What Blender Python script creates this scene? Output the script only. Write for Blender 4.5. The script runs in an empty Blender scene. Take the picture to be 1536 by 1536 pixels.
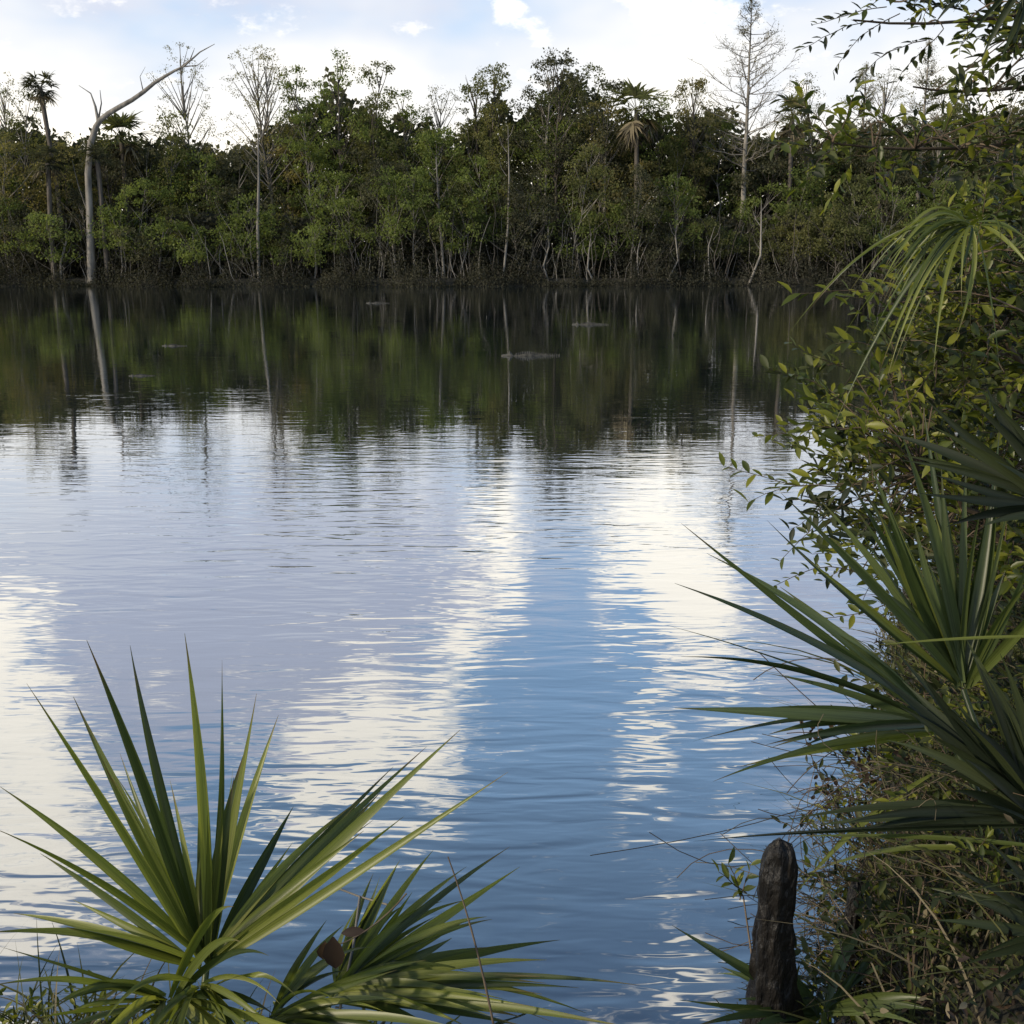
import bpy, math, random
import numpy as np
from mathutils import Vector
R = math.radians
rng = np.random.default_rng(7)
scene = bpy.context.scene
scene.view_settings.view_transform = 'Standard'
scene.view_settings.look = 'None'
scene.view_settings.exposure = 0

# ------------------------------------------------------------ camera
CAMZ = 2.0; PITCH = R(12.9); F = 1647.0
cam_d = bpy.data.cameras.new("camera"); cam = bpy.data.objects.new("camera", cam_d)
scene.collection.objects.link(cam); scene.camera = cam
cam.location = (0, 0, CAMZ); cam.rotation_euler = (math.pi/2 - PITCH, 0, 0)
cam_d.sensor_width = 36; cam_d.lens = 36*F/1536; cam_d.clip_end = 5000; cam_d.clip_start = 0.05

def ray(u, v):  # view direction through image pixel (u,v)
    a = u-768; b = 768-v
    return np.array([a, F*math.cos(PITCH)+b*math.sin(PITCH), -F*math.sin(PITCH)+b*math.cos(PITCH)])
def P(u, v, y):
    """world point seen at image pixel (u,v), at ground distance y"""
    r = ray(u, v); return np.array([0, 0, CAMZ]) + r*(y/r[1])

# ------------------------------------------------------------ mesh builder
class MB:
    def __init__(s): s.V=[]; s.Fc=[]; s.M=[]; s.U=[]; s.n=0
    def add(s, v, f, m=0, uv=None):
        v=np.asarray(v,float).reshape(-1,3); f=np.asarray(f,int).reshape(-1,4)
        s.V.append(v); s.Fc.append(f+s.n); s.M.append(np.full(len(f),m)); s.n+=len(v)
        s.U.append(np.zeros((len(v),2)) if uv is None else np.asarray(uv,float))
    def mesh(s, name, mats, smooth=True):
        V=np.vstack(s.V); Fc=np.vstack(s.Fc); M=np.concatenate(s.M); U=np.vstack(s.U)
        me=bpy.data.meshes.new(name)
        me.vertices.add(len(V)); me.vertices.foreach_set('co',V.ravel())
        me.loops.add(len(Fc)*4); me.loops.foreach_set('vertex_index',Fc.ravel().astype(np.int32))
        me.polygons.add(len(Fc)); me.polygons.foreach_set('loop_start',np.arange(0,len(Fc)*4,4,dtype=np.int32))
        me.update(calc_edges=True)
        me.polygons.foreach_set('material_index',M.astype(np.int32))
        me.polygons.foreach_set('use_smooth',np.full(len(Fc),smooth))
        uv=me.uv_layers.new(name='uv'); uv.data.foreach_set('uv',U[Fc.ravel()].ravel())
        for m in mats: me.materials.append(m)
        me.update()
        return me
    def obj(s, name, mats, smooth=True):
        o=bpy.data.objects.new(name,s.mesh(name,mats,smooth)); scene.collection.objects.link(o); return o

def nrm(v):
    v=np.asarray(v,float); return v/(np.linalg.norm(v,axis=-1,keepdims=True)+1e-9)

def tube(mb, pts, rad, sides=6, mat=0):
    pts=np.asarray(pts,float); n=len(pts); rad=np.asarray(rad,float)*np.ones(n)
    t=nrm(np.gradient(pts,axis=0)); ref=np.array([0.31,0.93,0.17])
    if abs(np.dot(nrm(pts[-1]-pts[0]),nrm(ref)))>0.9: ref=np.array([0.9,0.1,0.4])
    a=nrm(np.cross(t,ref)); b=np.cross(t,a)
    ang=np.linspace(0,2*math.pi,sides,endpoint=False)
    v=pts[:,None,:]+rad[:,None,None]*(np.cos(ang)[None,:,None]*a[:,None,:]+np.sin(ang)[None,:,None]*b[:,None,:])
    f=[]
    for i in range(n-1):
        for j in range(sides):
            k=(j+1)%sides; f.append((i*sides+j,i*sides+k,(i+1)*sides+k,(i+1)*sides+j))
    L=np.concatenate([[0],np.cumsum(np.linalg.norm(np.diff(pts,axis=0),axis=1))])
    uv=np.stack([np.tile(ang/6.283,n),np.repeat(L,sides)],1)
    mb.add(v.reshape(-1,3),f,mat,uv)

def bez(p0,p1,p2,n):
    t=np.linspace(0,1,n)[:,None]; return (1-t)**2*p0+2*t*(1-t)*p1+t*t*p2

def blade(mb, hub, tip, W, bow=(0,0,0), normal=(0,-1,0.4), mat=0, fold=0.35, segs=12, base=0.3, peak=0.38, twist=0.0):
    hub=np.array(hub,float); tip=np.array(tip,float)
    pts=bez(hub,(hub+tip)/2+np.array(bow,float),tip,segs)
    t=np.linspace(0,1,segs)
    w=np.where(t<peak, base+(1-base)*np.sin(t/peak*math.pi/2), np.cos(np.clip((t-peak)/(1-peak),0,1)*math.pi/2)**1.1)*W
    w=np.maximum(w,W*0.03)
    tg=nrm(np.gradient(pts,axis=0)); nn=np.tile(nrm(normal),(segs,1))
    s=nrm(np.cross(tg,nn)); n2=np.cross(s,tg)
    ang=(twist*t)[:,None]; s2=s*np.cos(ang)+n2*np.sin(ang); n3=np.cross(s2,tg)
    Lf=pts+s2*w[:,None]+n3*(fold*w)[:,None]; Rt=pts-s2*w[:,None]+n3*(fold*w)[:,None]
    v=np.stack([Lf,pts,Rt],1).reshape(-1,3); f=[]
    for i in range(segs-1):
        for j in range(2): f.append((i*3+j,i*3+j+1,(i+1)*3+j+1,(i+1)*3+j))
    uv=np.stack([np.tile([0,.5,1],segs),np.repeat(t,3)],1)
    mb.add(v,f,mat,uv)

# leaf templates (local: x side, y along, z normal)
T_D=(np.array([[0,0,0],[-.5,.45,.06],[0,1,0],[.5,.45,.06]]),np.array([[0,1,2,3]]),np.array([[.5,0],[0,.5],[.5,1],[1,.5]]))
def ovalleaf(curl=0.12, fold=0.18):
    v=[];uv=[]
    for t,w in [(0,.03),(.22,.36),(.5,.5),(.78,.33),(1,.02)]:
        for k in (-1,0,1):
            v.append((k*w,t,abs(k)*w*fold-curl*t*t)); uv.append((.5+.5*k*w,t))
    f=[(i*3+j,i*3+j+1,i*3+j+4,i*3+j+3) for i in range(4) for j in range(2)]
    return np.array(v),np.array(f),np.array(uv)
T_O=ovalleaf()
def frames(d, up=None, jit=1.0):
    n=len(d); d=nrm(d); r=rng.normal(size=(n,3))*jit
    if up is not None: r=r+np.array(up)
    s=nrm(np.cross(d,r)); z=np.cross(s,d)
    return np.stack([s,d,z],2)
def scatter(mb,T,pos,M,L,W,mat=0):
    V,Fc,U=T; n=len(pos); k=len(V)
    sc=np.stack([W*np.ones(n),L*np.ones(n),L*np.ones(n)],1)
    v=np.einsum('nij,nkj->nki',M,V[None]*sc[:,None,:])+pos[:,None,:]
    f=(Fc[None]+(np.arange(n)*k)[:,None,None]).reshape(-1,4)
    mb.add(v.reshape(-1,3),f,mat,np.tile(U,(n,1)))

# ------------------------------------------------------------ materials
def newmat(name):
    m=bpy.data.materials.new(name); m.use_nodes=True; nt=m.node_tree; nt.nodes.clear(); return m,nt
def N(nt,t,**kw):
    n=nt.nodes.new(t)
    for k,v in kw.items(): setattr(n,k,v)
    return n
def mathn(nt,op,a,b=None,c=None,clamp=False):
    n=nt.nodes.new('ShaderNodeMath'); n.operation=op; n.use_clamp=clamp
    for i,x in enumerate((a,b,c)):
        if x is None: continue
        if isinstance(x,(int,float)): n.inputs[i].default_value=x
        else: nt.links.new(x,n.inputs[i])
    return n.outputs[0]
def ramp(nt,fac,stops,interp='LINEAR'):
    n=nt.nodes.new('ShaderNodeValToRGB'); cr=n.color_ramp; cr.interpolation=interp
    while len(cr.elements)<len(stops): cr.elements.new(0.5)
    for e,(p,c) in zip(cr.elements,stops): e.position=p; e.color=(*c,1)
    nt.links.new(fac,n.inputs[0]); return n.outputs[0]
def mixc(nt,f,a,b,mode='MIX'):
    n=nt.nodes.new('ShaderNodeMix'); n.data_type='RGBA'; n.blend_type=mode
    for s,x in ((n.inputs[0],f),(n.inputs[6],a),(n.inputs[7],b)):
        if isinstance(x,(int,float)): s.default_value=x
        elif isinstance(x,tuple): s.default_value=(*x,1)
        else: nt.links.new(x,s)
    return n.outputs[2]

def leafmat(name, cols, trans=0.35, rough=0.5, tip=None, stripes=False, spec=0.4, far=False):
    m,nt=newmat(name); L=nt.links
    g=N(nt,'ShaderNodeNewGeometry'); tc=N(nt,'ShaderNodeTexCoord')
    f=g.outputs['Random Per Island']
    if far:
        nz=N(nt,'ShaderNodeTexNoise'); nz.inputs['Scale'].default_value=.28; nz.inputs['Detail'].default_value=1; L.new(tc.outputs['Object'],nz.inputs[0])
        f=mathn(nt,'ADD',mathn(nt,'MULTIPLY',f,.45),mathn(nt,'MULTIPLY_ADD',nz.outputs[0],1.6,-.5))
    k=len(cols); col=ramp(nt,f,[(i/(k-1)*0.8+0.1,c) for i,c in enumerate(cols)])
    if stripes:
        mp=N(nt,'ShaderNodeMapping'); mp.inputs['Scale'].default_value=(14,1.2,1); L.new(tc.outputs['UV'],mp.inputs[0])
        nz=N(nt,'ShaderNodeTexNoise'); nz.inputs['Scale'].default_value=1.5; nz.inputs['Detail'].default_value=3; L.new(mp.outputs[0],nz.inputs[0])
        col=mixc(nt,0.75,col,ramp(nt,nz.outputs[0],[(0.3,(0.35,.35,.35)),(0.7,(1.6,1.6,1.6))]),'MULTIPLY')
    if tip:
        sx=N(nt,'ShaderNodeSeparateXYZ'); L.new(tc.outputs['UV'],sx.inputs[0])
        nz2=N(nt,'ShaderNodeTexNoise'); nz2.inputs['Scale'].default_value=9; L.new(tc.outputs['Object'],nz2.inputs[0])
        tf=mathn(nt,'ADD',sx.outputs[1],mathn(nt,'MULTIPLY',mathn(nt,'SUBTRACT',nz2.outputs[0],0.5),0.5))
        mr=N(nt,'ShaderNodeMapRange'); mr.inputs[1].default_value=0.86; mr.inputs[2].default_value=1.05; L.new(tf,mr.inputs[0])
        col=mixc(nt,mr.outputs[0],col,tip)
    tr=N(nt,'ShaderNodeBsdfTranslucent'); L.new(mixc(nt,1.0,col,(1.5,1.5,0.7),'MULTIPLY'),tr.inputs[0])
    if far:
        pb=N(nt,'ShaderNodeBsdfDiffuse'); L.new(col,pb.inputs[0])
    else:
        pb=N(nt,'ShaderNodeBsdfPrincipled'); pb.inputs['Roughness'].default_value=rough; pb.inputs['Specular IOR Level'].default_value=spec
        L.new(col,pb.inputs['Base Color'])
    mx=N(nt,'ShaderNodeMixShader'); mx.inputs[0].default_value=trans
    L.new(pb.outputs[0],mx.inputs[1]); L.new(tr.outputs[0],mx.inputs[2])
    o=N(nt,'ShaderNodeOutputMaterial'); L.new(mx.outputs[0],o.inputs[0]); return m

def barkmat(name,c1,c2,scale=6,rough=0.9,bump=0.5,stretch=(1,1,.25),dist=0.02,spec=.3):
    m,nt=newmat(name); L=nt.links
    tc=N(nt,'ShaderNodeTexCoord'); mp=N(nt,'ShaderNodeMapping'); mp.inputs['Scale'].default_value=stretch; L.new(tc.outputs['Object'],mp.inputs[0])
    nz=N(nt,'ShaderNodeTexNoise'); nz.inputs['Scale'].default_value=scale; nz.inputs['Detail'].default_value=6; L.new(mp.outputs[0],nz.inputs[0])
    col=ramp(nt,nz.outputs[0],[(0.3,c1),(0.7,c2)])
    g=N(nt,'ShaderNodeNewGeometry'); v=mathn(nt,'ADD',mathn(nt,'MULTIPLY',g.outputs['Random Per Island'],0.8),0.6)
    cb=N(nt,'ShaderNodeCombineColor'); [L.new(v,cb.inputs[i]) for i in range(3)]
    col=mixc(nt,1.0,col,cb.outputs[0],'MULTIPLY')
    pb=N(nt,'ShaderNodeBsdfPrincipled'); pb.inputs['Roughness'].default_value=rough; pb.inputs['Specular IOR Level'].default_value=spec; L.new(col,pb.inputs['Base Color'])
    bp=N(nt,'ShaderNodeBump'); bp.inputs['Strength'].default_value=bump; bp.inputs['Distance'].default_value=dist; L.new(nz.outputs[0],bp.inputs['Height']); L.new(bp.outputs[0],pb.inputs['Normal'])
    o=N(nt,'ShaderNodeOutputMaterial'); L.new(pb.outputs[0],o.inputs[0]); return m

m_far_bright=leafmat('far_leaf_bright',[(.085,.11,.042),(.14,.175,.055),(.20,.235,.08)],0.45,far=True)  # far leaf colours kept lighter and greyer to paint in distance haze
m_far_mid=leafmat('far_leaf_mid',[(.075,.083,.042),(.12,.13,.056),(.18,.175,.075)],0.45,far=True)
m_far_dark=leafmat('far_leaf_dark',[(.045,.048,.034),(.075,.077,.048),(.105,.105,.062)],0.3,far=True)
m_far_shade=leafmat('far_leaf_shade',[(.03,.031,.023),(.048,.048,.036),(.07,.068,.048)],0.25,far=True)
m_far_olive=leafmat('far_leaf_olive',[(.12,.115,.055),(.18,.165,.08),(.24,.21,.10)],0.5,far=True)
m_bark_pale=barkmat('bark_pale',(.09,.085,.075),(.25,.23,.20),2.5)
m_bark_dark=barkmat('bark_dark',(.04,.035,.028),(.11,.095,.08),4)
m_twig=barkmat('twig_bark',(.05,.035,.02),(.13,.1,.07),20,dist=.002)
m_palm=leafmat('palmetto_leaf',[(.035,.055,.018),(.08,.105,.026),(.15,.175,.04)],0.4,0.4,tip=(.14,.09,.045),stripes=True,spec=.5)
m_palm_y=leafmat('palmetto_leaf_light',[(.10,.125,.026),(.17,.195,.042),(.23,.25,.065)],0.45,0.42,tip=(.16,.11,.05),stripes=True,spec=.5)
m_palm_b=leafmat('palm_leaf_blue_green',[(.03,.048,.02),(.055,.08,.03),(.095,.125,.045)],0.3,0.4,tip=(.10,.08,.045),stripes=True,spec=.45)
m_palm_d=leafmat('palmetto_leaf_shaded',[(.012,.018,.010),(.024,.033,.014),(.04,.052,.02)],0.2,0.5,stripes=True,spec=.3)  # leaf colour lowered to paint in the overhanging tree's shade
m_shrub=leafmat('shrub_leaf',[(.05,.07,.014),(.12,.14,.018),(.22,.225,.03)],0.45,0.42,spec=.5)
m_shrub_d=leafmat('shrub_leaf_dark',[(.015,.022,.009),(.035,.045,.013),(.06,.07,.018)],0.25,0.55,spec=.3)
m_grass=leafmat('grass_blade',[(.035,.045,.015),(.07,.08,.025),(.12,.12,.045)],0.3,0.6,spec=.3)  # grass colour darkened, tree shade of the right bank painted in
m_straw=leafmat('straw',[(.04,.032,.02),(.08,.068,.04),(.19,.16,.10)],0.25,0.65,spec=.3)
m_dead=leafmat('dead_leaf',[(.02,.013,.009),(.045,.028,.016)],0.1,0.6,spec=.3)

# ------------------------------------------------------------ ground
def shore(x):
    fs=88.5+1.2*np.sin(x*0.11)+0.6*np.sin(x*0.37+1)+.3*np.sin(x*1.1)
    return np.where(np.abs(x)>65, fs-(np.abs(x)-65)*1.6, fs)
def ground_h(x,y):
    xs=[-9,-3,-1.6,-1.0,-.45,-.2,.3,.62,.95,1.5,2.4,4,8,30,60,90]
    ys=[2.3,2.5,2.45,2.5,2.35,1.9,1.8,2.1,2.6,4.0,6.5,9,16,40,70,95]
    s=np.interp(x,xs,ys)
    near=np.clip((s-y)*0.4,-1.2,0.4)+0.03*np.sin(x*5+y*3)+0.02*np.sin(x*11-y*7)
    far=np.clip((y-shore(x))*0.35,-1.2,0.6)
    return np.maximum(near,far)
def axis(n,lo,hi,c,k):
    t=np.linspace(-1,1,n); s=np.sinh(t*k)/np.sinh(k); return np.where(t<0,c+s*(c-lo),c+s*(hi-c))
gx=np.sort(np.concatenate([axis(281,-1500,1500,0.3,7.5),np.linspace(-80,80,121)])); gy=axis(281,-1500,1500,2.5,7.5)
gy=np.sort(np.concatenate([gy,np.linspace(84,94,21)]))
X,Y=np.meshgrid(gx,gy); Z=ground_h(X,Y)
nx=len(gx); idx=np.arange(len(gy)*nx).reshape(len(gy),nx)
f=np.stack([idx[:-1,:-1],idx[:-1,1:],idx[1:,1:],idx[1:,:-1]],-1).reshape(-1,4)
gb=MB(); gb.add(np.stack([X,Y,Z],-1),f)
gm,nt=newmat('ground_soil'); L=nt.links
tc=N(nt,'ShaderNodeTexCoord'); nz=N(nt,'ShaderNodeTexNoise'); nz.inputs['Scale'].default_value=7; nz.inputs['Detail'].default_value=8; L.new(tc.outputs['Object'],nz.inputs[0])
pb=N(nt,'ShaderNodeBsdfPrincipled'); pb.inputs['Roughness'].default_value=.95
L.new(ramp(nt,nz.outputs[0],[(.3,(.010,.009,.006)),(.55,(.02,.02,.012)),(.75,(.04,.033,.02))]),pb.inputs['Base Color'])
bp=N(nt,'ShaderNodeBump'); bp.inputs['Distance'].default_value=.05; L.new(nz.outputs[0],bp.inputs['Height']); L.new(bp.outputs[0],pb.inputs['Normal'])
o=N(nt,'ShaderNodeOutputMaterial'); L.new(pb.outputs[0],o.inputs[0])
gb.obj('ground',[gm])

# ------------------------------------------------------------ water
wm,nt=newmat('lake_water'); L=nt.links
tc=N(nt,'ShaderNodeTexCoord')
def wn(scale,detail,rot=0.0,dist=0.0,rough=.5):
    mp=N(nt,'ShaderNodeMapping'); mp.inputs['Scale'].default_value=scale; mp.inputs['Rotation'].default_value=(0,0,rot)
    L.new(tc.outputs['Object'],mp.inputs[0])
    n=N(nt,'ShaderNodeTexNoise'); n.inputs['Scale'].default_value=1; n.inputs['Detail'].default_value=detail; n.inputs['Distortion'].default_value=dist; n.inputs['Roughness'].default_value=rough
    L.new(mp.outputs[0],n.inputs[0]); return n.outputs[0]
h1=wn((1.9,7,1),1,R(9),0.8)
h2=wn((6,20,1),1,R(-10),0.5)
h3=wn((.5,1.8,1),1,R(4),0.6)
amp=wn((.3,.35,1),1,0.3)
ampr=N(nt,'ShaderNodeMapRange'); ampr.inputs[1].default_value=.38; ampr.inputs[2].default_value=.62; ampr.inputs[3].default_value=.45; ampr.inputs[4].default_value=1.4; L.new(amp,ampr.inputs[0])
sxy=N(nt,'ShaderNodeSeparateXYZ'); L.new(tc.outputs['Object'],sxy.inputs[0])
dr=N(nt,'ShaderNodeMapRange'); dr.interpolation_type='SMOOTHSTEP'; dr.inputs[1].default_value=4; dr.inputs[2].default_value=15; dr.inputs[3].default_value=1; dr.inputs[4].default_value=.25; L.new(sxy.outputs[1],dr.inputs[0])
h=mathn(nt,'ADD',mathn(nt,'MULTIPLY',h1,0.0056),mathn(nt,'MULTIPLY',h2,0.0011))
h=mathn(nt,'ADD',mathn(nt,'MULTIPLY',h,ampr.outputs[0]),mathn(nt,'MULTIPLY',h3,0.0055))
h=mathn(nt,'MULTIPLY',h,dr.outputs[0])
bp=N(nt,'ShaderNodeBump'); bp.inputs['Strength'].default_value=1; bp.inputs['Distance'].default_value=1; L.new(h,bp.inputs['Height'])
fr=N(nt,'ShaderNodeFresnel'); fr.inputs[0].default_value=1.33; L.new(bp.outputs[0],fr.inputs['Normal'])
fac=mathn(nt,'POWER',fr.outputs[0],0.3)
gl=N(nt,'ShaderNodeBsdfGlossy'); gl.inputs['Roughness'].default_value=0.01; gl.inputs['Color'].default_value=(.95,.97,1,1); L.new(bp.outputs[0],gl.inputs['Normal'])
df=N(nt,'ShaderNodeBsdfDiffuse'); df.inputs[0].default_value=(.012,.022,.026,1)
mx=N(nt,'ShaderNodeMixShader'); L.new(fac,mx.inputs[0]); L.new(df.outputs[0],mx.inputs[1]); L.new(gl.outputs[0],mx.inputs[2])
o=N(nt,'ShaderNodeOutputMaterial'); L.new(mx.outputs[0],o.inputs[0])
wb=MB(); wb.add([(-170,-20,0),(170,-20,0),(170,130,0),(-170,130,0)],[(0,1,2,3)]); wb.obj('lake_water',[wm],False)

# ------------------------------------------------------------ distant forest: trunks, limbs and leaf clumps in one mesh
PX=[-400,0,60,130,200,260,330,400,440,470,520,560,620,680,710,740,780,850,890,925,960,1040,1100,1200,1300,1400,1536,2000]
PY=[175,158,172,192,205,190,212,205,185,140,112,140,165,190,170,142,150,96,124,172,176,148,180,192,186,155,155,170]
def toph(x,y):
    u=768+x/y*F*.975; v=np.interp(u,PX,PY); return P(768,v,y)[2]
fb=MB()   # mats 0 pale bark 1 dark bark 2 bright 3 mid 4 dark 5 olive 6 shade
def clumps(mb,c,rad,per,Ls,mat,asp=.6):
    """leaf clumps round the centres c"""
    C=np.repeat(c,per,0); rr=np.repeat(rad,per)[:,None]
    d=nrm(rng.normal(size=C.shape)); q=rng.random((len(C),1))**.45*(1+.35*(rng.random((len(C),1))<.15))
    pos=C+d*q*rr*np.array([1.25,1.15,.7])
    L_=Ls*(.55+.9*rng.random(len(pos)))
    scatter(mb,T_D,pos,frames(rng.normal(size=pos.shape)+d*.5+np.array([0,0,-.3]),(0,0,1),.9),L_,L_*asp,mat)
def ftree(x,y,h,Rc,nc,per,Ls,mat,bark=0,t0=.18,rad=(.5,.95),limbs=True,topgap=.25,multi=1):
    mb=fb
    z0=float(ground_h(np.array(x),np.array(y)))-.1
    ph=rng.random(3)*6.28
    bend=rng.normal(size=2)*.06*h
    for k in range(multi):
        off=rng.normal(size=2)*(.5 if multi>1 else 0)
        t=np.linspace(0,1,7)[:,None]; wig=np.cumsum(rng.normal(size=(7,2))*.014*h,0)
        wig-=wig[0]
        pts=np.concatenate([x+off[0]+(bend[0]+off[0]*2.5)*t**1.5+wig[:,:1],y+off[1]+(bend[1]+off[1])*t**1.5+wig[:,1:],z0+t*h*(.93 if k==0 else rng.uniform(.6,.85))],1)
        r=h*(.010 if multi==1 else .0055)*(1 if k==0 else .8); tube(mb,pts,np.linspace(r,r*.15,7),5,bark)
        if k==0: tr=pts
    t=t0+(1-t0)*rng.random(nc)**.85
    prof=np.clip(np.sin(math.pi*np.clip((t-t0)/(1-t0)*.78+.16,0,1)),0,1)**.55
    a=rng.random(nc)*6.28; rr=Rc*prof*(1+.35*np.sin(2*a+ph[0]+t*6)+.2*np.sin(3*a+ph[1]-t*9))*(.3+.7*rng.random(nc)**.5)
    ts=np.linspace(0,1,7)
    cx=np.interp(t,ts,tr[:,0])+np.cos(a)*rr; cy=np.interp(t,ts,tr[:,1])+np.sin(a)*rr; cz=z0+t*h-.12*rr*rng.random(nc)
    c=np.stack([cx,cy,cz],1); rad_=rng.uniform(rad[0],rad[1],nc)*(1-.35*t)
    if limbs:
        for i in range(nc):
            if rng.random()<.4:
                tb=max(.1,t[i]-rr[i]/h*.7-.03); b=np.array([np.interp(tb,ts,tr[:,j]) for j in range(3)])
                tube(mb,bez(b,(b+c[i])/2+np.array([0,0,.1])+rng.normal(size=3)*.12,c[i]+np.array([0,0,rad_[i]*.6]),5),np.linspace(h*.0035,.010,5),3,bark)
    keep=rng.random(nc)>np.where(t>.85,topgap,0)
    clumps(mb,c[keep],rad_[keep],per,Ls,mat)
def side(x,k): return max(0,abs(x)-k)*1.5
x=-115
while x<115:
    y=103+rng.random()*4-side(x,65); ftree(x,y,toph(x,y)*rng.uniform(.76,.94),3.4,55,60,.36,[3,3,4,2][rng.integers(4)],1,.05,(.8,1.4),False); x+=2.5
x=-100
while x<100:
    y=97.5+rng.normal()*1.4-side(x,65); big=rng.random()<.45
    ftree(x,y,toph(x,y)*(rng.uniform(.86,1.02) if big else rng.uniform(.6,.92)),3.4 if big else 2.2,80 if big else 50,75,.20,[2,3,3,5,2,4,4][rng.integers(7)],rng.integers(2),.2,(.6,1.15)); x+=rng.uniform(1.8,4.0)
x=-98
while x<98:
    y=float(shore(x))+3.2+rng.normal()*.6; ftree(x,y,toph(x,y)*rng.uniform(.30,.68),2.2,42,70,.18,[2,2,3,2,3,4][rng.integers(6)],0,.34,(.45,.95),True,.25,4); x+=rng.uniform(1.3,2.7)
for u,v,y,Rc,mt in [(505,92,98,3.0,2),(475,112,99,2.6,2),(548,104,98,2.4,3),(850,84,97,3.2,4),(815,96,98,2.8,4),(885,104,98,2.8,3),(745,102,100,1.9,3),(725,110,101,1.6,3),(1000,144,99,2.6,2),(1050,134,100,2.4,5),(612,138,99,2.2,2),(240,180,98,2.4,3),(1420,112,97,2.8,3),(1500,120,97,2.8,4),(20,142,99,2.8,3),(905,135,97,2.5,4)]:
    p=P(u,v,y); ftree(p[0],y,p[2],Rc,70,65,.19,mt,rng.integers(2),.35,(.45,.95),True,.2)
for u,v,y,Rc in [(410,72,99,3.8),(395,90,101,2.6),(270,70,103,3.4),(20,120,102,2.5),(1060,128,103,2.2),(1240,120,100,2.2),(1210,150,101,2.2),(640,140,101,2.0),(1330,110,103,2.2)]:
    p=P(u,v,y); ftree(p[0],y,p[2],Rc,100,22,.13,5,0,.5,(.3,.75),True,0)
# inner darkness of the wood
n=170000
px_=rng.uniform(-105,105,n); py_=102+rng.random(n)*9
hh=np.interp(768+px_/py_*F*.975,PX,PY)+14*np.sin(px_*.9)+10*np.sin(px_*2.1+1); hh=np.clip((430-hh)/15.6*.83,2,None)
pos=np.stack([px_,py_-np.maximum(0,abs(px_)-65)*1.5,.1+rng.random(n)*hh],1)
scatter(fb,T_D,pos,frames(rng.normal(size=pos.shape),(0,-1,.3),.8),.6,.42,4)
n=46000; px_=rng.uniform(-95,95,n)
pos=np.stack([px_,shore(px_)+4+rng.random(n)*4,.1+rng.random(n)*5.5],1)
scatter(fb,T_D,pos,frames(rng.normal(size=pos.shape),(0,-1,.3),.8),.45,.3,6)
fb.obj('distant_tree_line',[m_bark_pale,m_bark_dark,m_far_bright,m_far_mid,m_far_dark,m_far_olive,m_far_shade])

# undergrowth: leaning stems and low dark leafage along the far bank
mb=MB()
for i in range(460):
    x=rng.uniform(-75,75); y=float(shore(x))+.6+rng.random()*2.2
    hgt=rng.uniform(1.0,4.0) if rng.random()<.75 else rng.uniform(4,7); lean=rng.normal(size=2)*.22
    if rng.random()<.2: lean*=3
    t=np.linspace(0,1,6)[:,None]; b=np.array([x,y,0.0])
    pts=b+np.concatenate([t*lean[0]*hgt,t*lean[1]*hgt,t*hgt],1)+np.cumsum(rng.normal(size=(6,3))*.035*hgt,0)*(t>0)
    r=rng.uniform(.012,.05); tube(mb,pts,np.linspace(r,r*.35,6),4,0 if rng.random()<.4 else 1)
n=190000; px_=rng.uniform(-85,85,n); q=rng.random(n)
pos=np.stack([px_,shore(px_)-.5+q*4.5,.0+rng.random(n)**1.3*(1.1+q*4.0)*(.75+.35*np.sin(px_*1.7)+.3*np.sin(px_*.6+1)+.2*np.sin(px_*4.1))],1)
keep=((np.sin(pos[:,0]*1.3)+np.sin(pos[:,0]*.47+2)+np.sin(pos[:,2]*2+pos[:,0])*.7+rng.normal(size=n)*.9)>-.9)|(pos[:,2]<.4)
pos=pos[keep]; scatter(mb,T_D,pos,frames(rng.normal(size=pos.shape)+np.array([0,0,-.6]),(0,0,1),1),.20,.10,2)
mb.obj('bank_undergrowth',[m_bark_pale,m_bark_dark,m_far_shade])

# bare cypress
def barecypress(u,vtop,y,hw,t0=.4):
    mb=MB(); top=P(u,vtop,y); base=np.array([top[0],y,.2])
    n=14; t=np.linspace(0,1,n)[:,None]; tr=base+(top-base)*t+np.cumsum(rng.normal(size=(n,3))*np.array([.06,.06,0]),0)*(1-t)
    tube(mb,tr,np.linspace(.30,.025,n),8,0); ends=[]
    for k in range(75):
        tt=t0+(1-t0)*(k+rng.random())/75; b=np.array([np.interp(tt,t[:,0],tr[:,j]) for j in range(3)])
        q=(tt-t0)/(1-t0); ln=hw*(math.sin(math.pi*min(1,q*.8+.22))**.8)*rng.uniform(.4,1.1); a=rng.random()*6.28
        e=b+np.array([math.cos(a)*ln,math.sin(a)*ln,ln*rng.uniform(.1,.7)]); c=(b+e)/2+np.array([0,0,-.12*ln])+rng.normal(size=3)*.12
        pts=bez(b,c,e,7)+rng.normal(size=(7,3))*.04; tube(mb,pts,np.linspace(.06*(1-q*.6),.012,7),4,0)
        for s in range(9):
            i=rng.integers(2,7); d=nrm(nrm(e-b)+rng.normal(size=3)*.6+np.array([0,0,.25])); l2=ln*.38*rng.uniform(.4,1)+.15
            p2=pts[i]+np.outer(np.linspace(0,1,4),d*l2)+rng.normal(size=(4,3))*.03; tube(mb,p2,np.linspace(.022,.009,4),3,0); ends+=[p2[2],p2[3]]
    ends=np.array(ends); ends=ends[rng.random(len(ends))<.7]
    c=np.repeat(ends,3,0)+rng.normal(size=(len(ends)*3,3))*.14; scatter(mb,T_D,c,frames(rng.normal(size=c.shape),(0,0,1),1),.13,.06,1)
    mb.obj('bare_cypress_tree',[m_bark_pale,m_far_olive])
barecypress(1128,-3,97,4.2); barecypress(1395,62,99,2.2); barecypress(1300,95,106,2.4)

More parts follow.
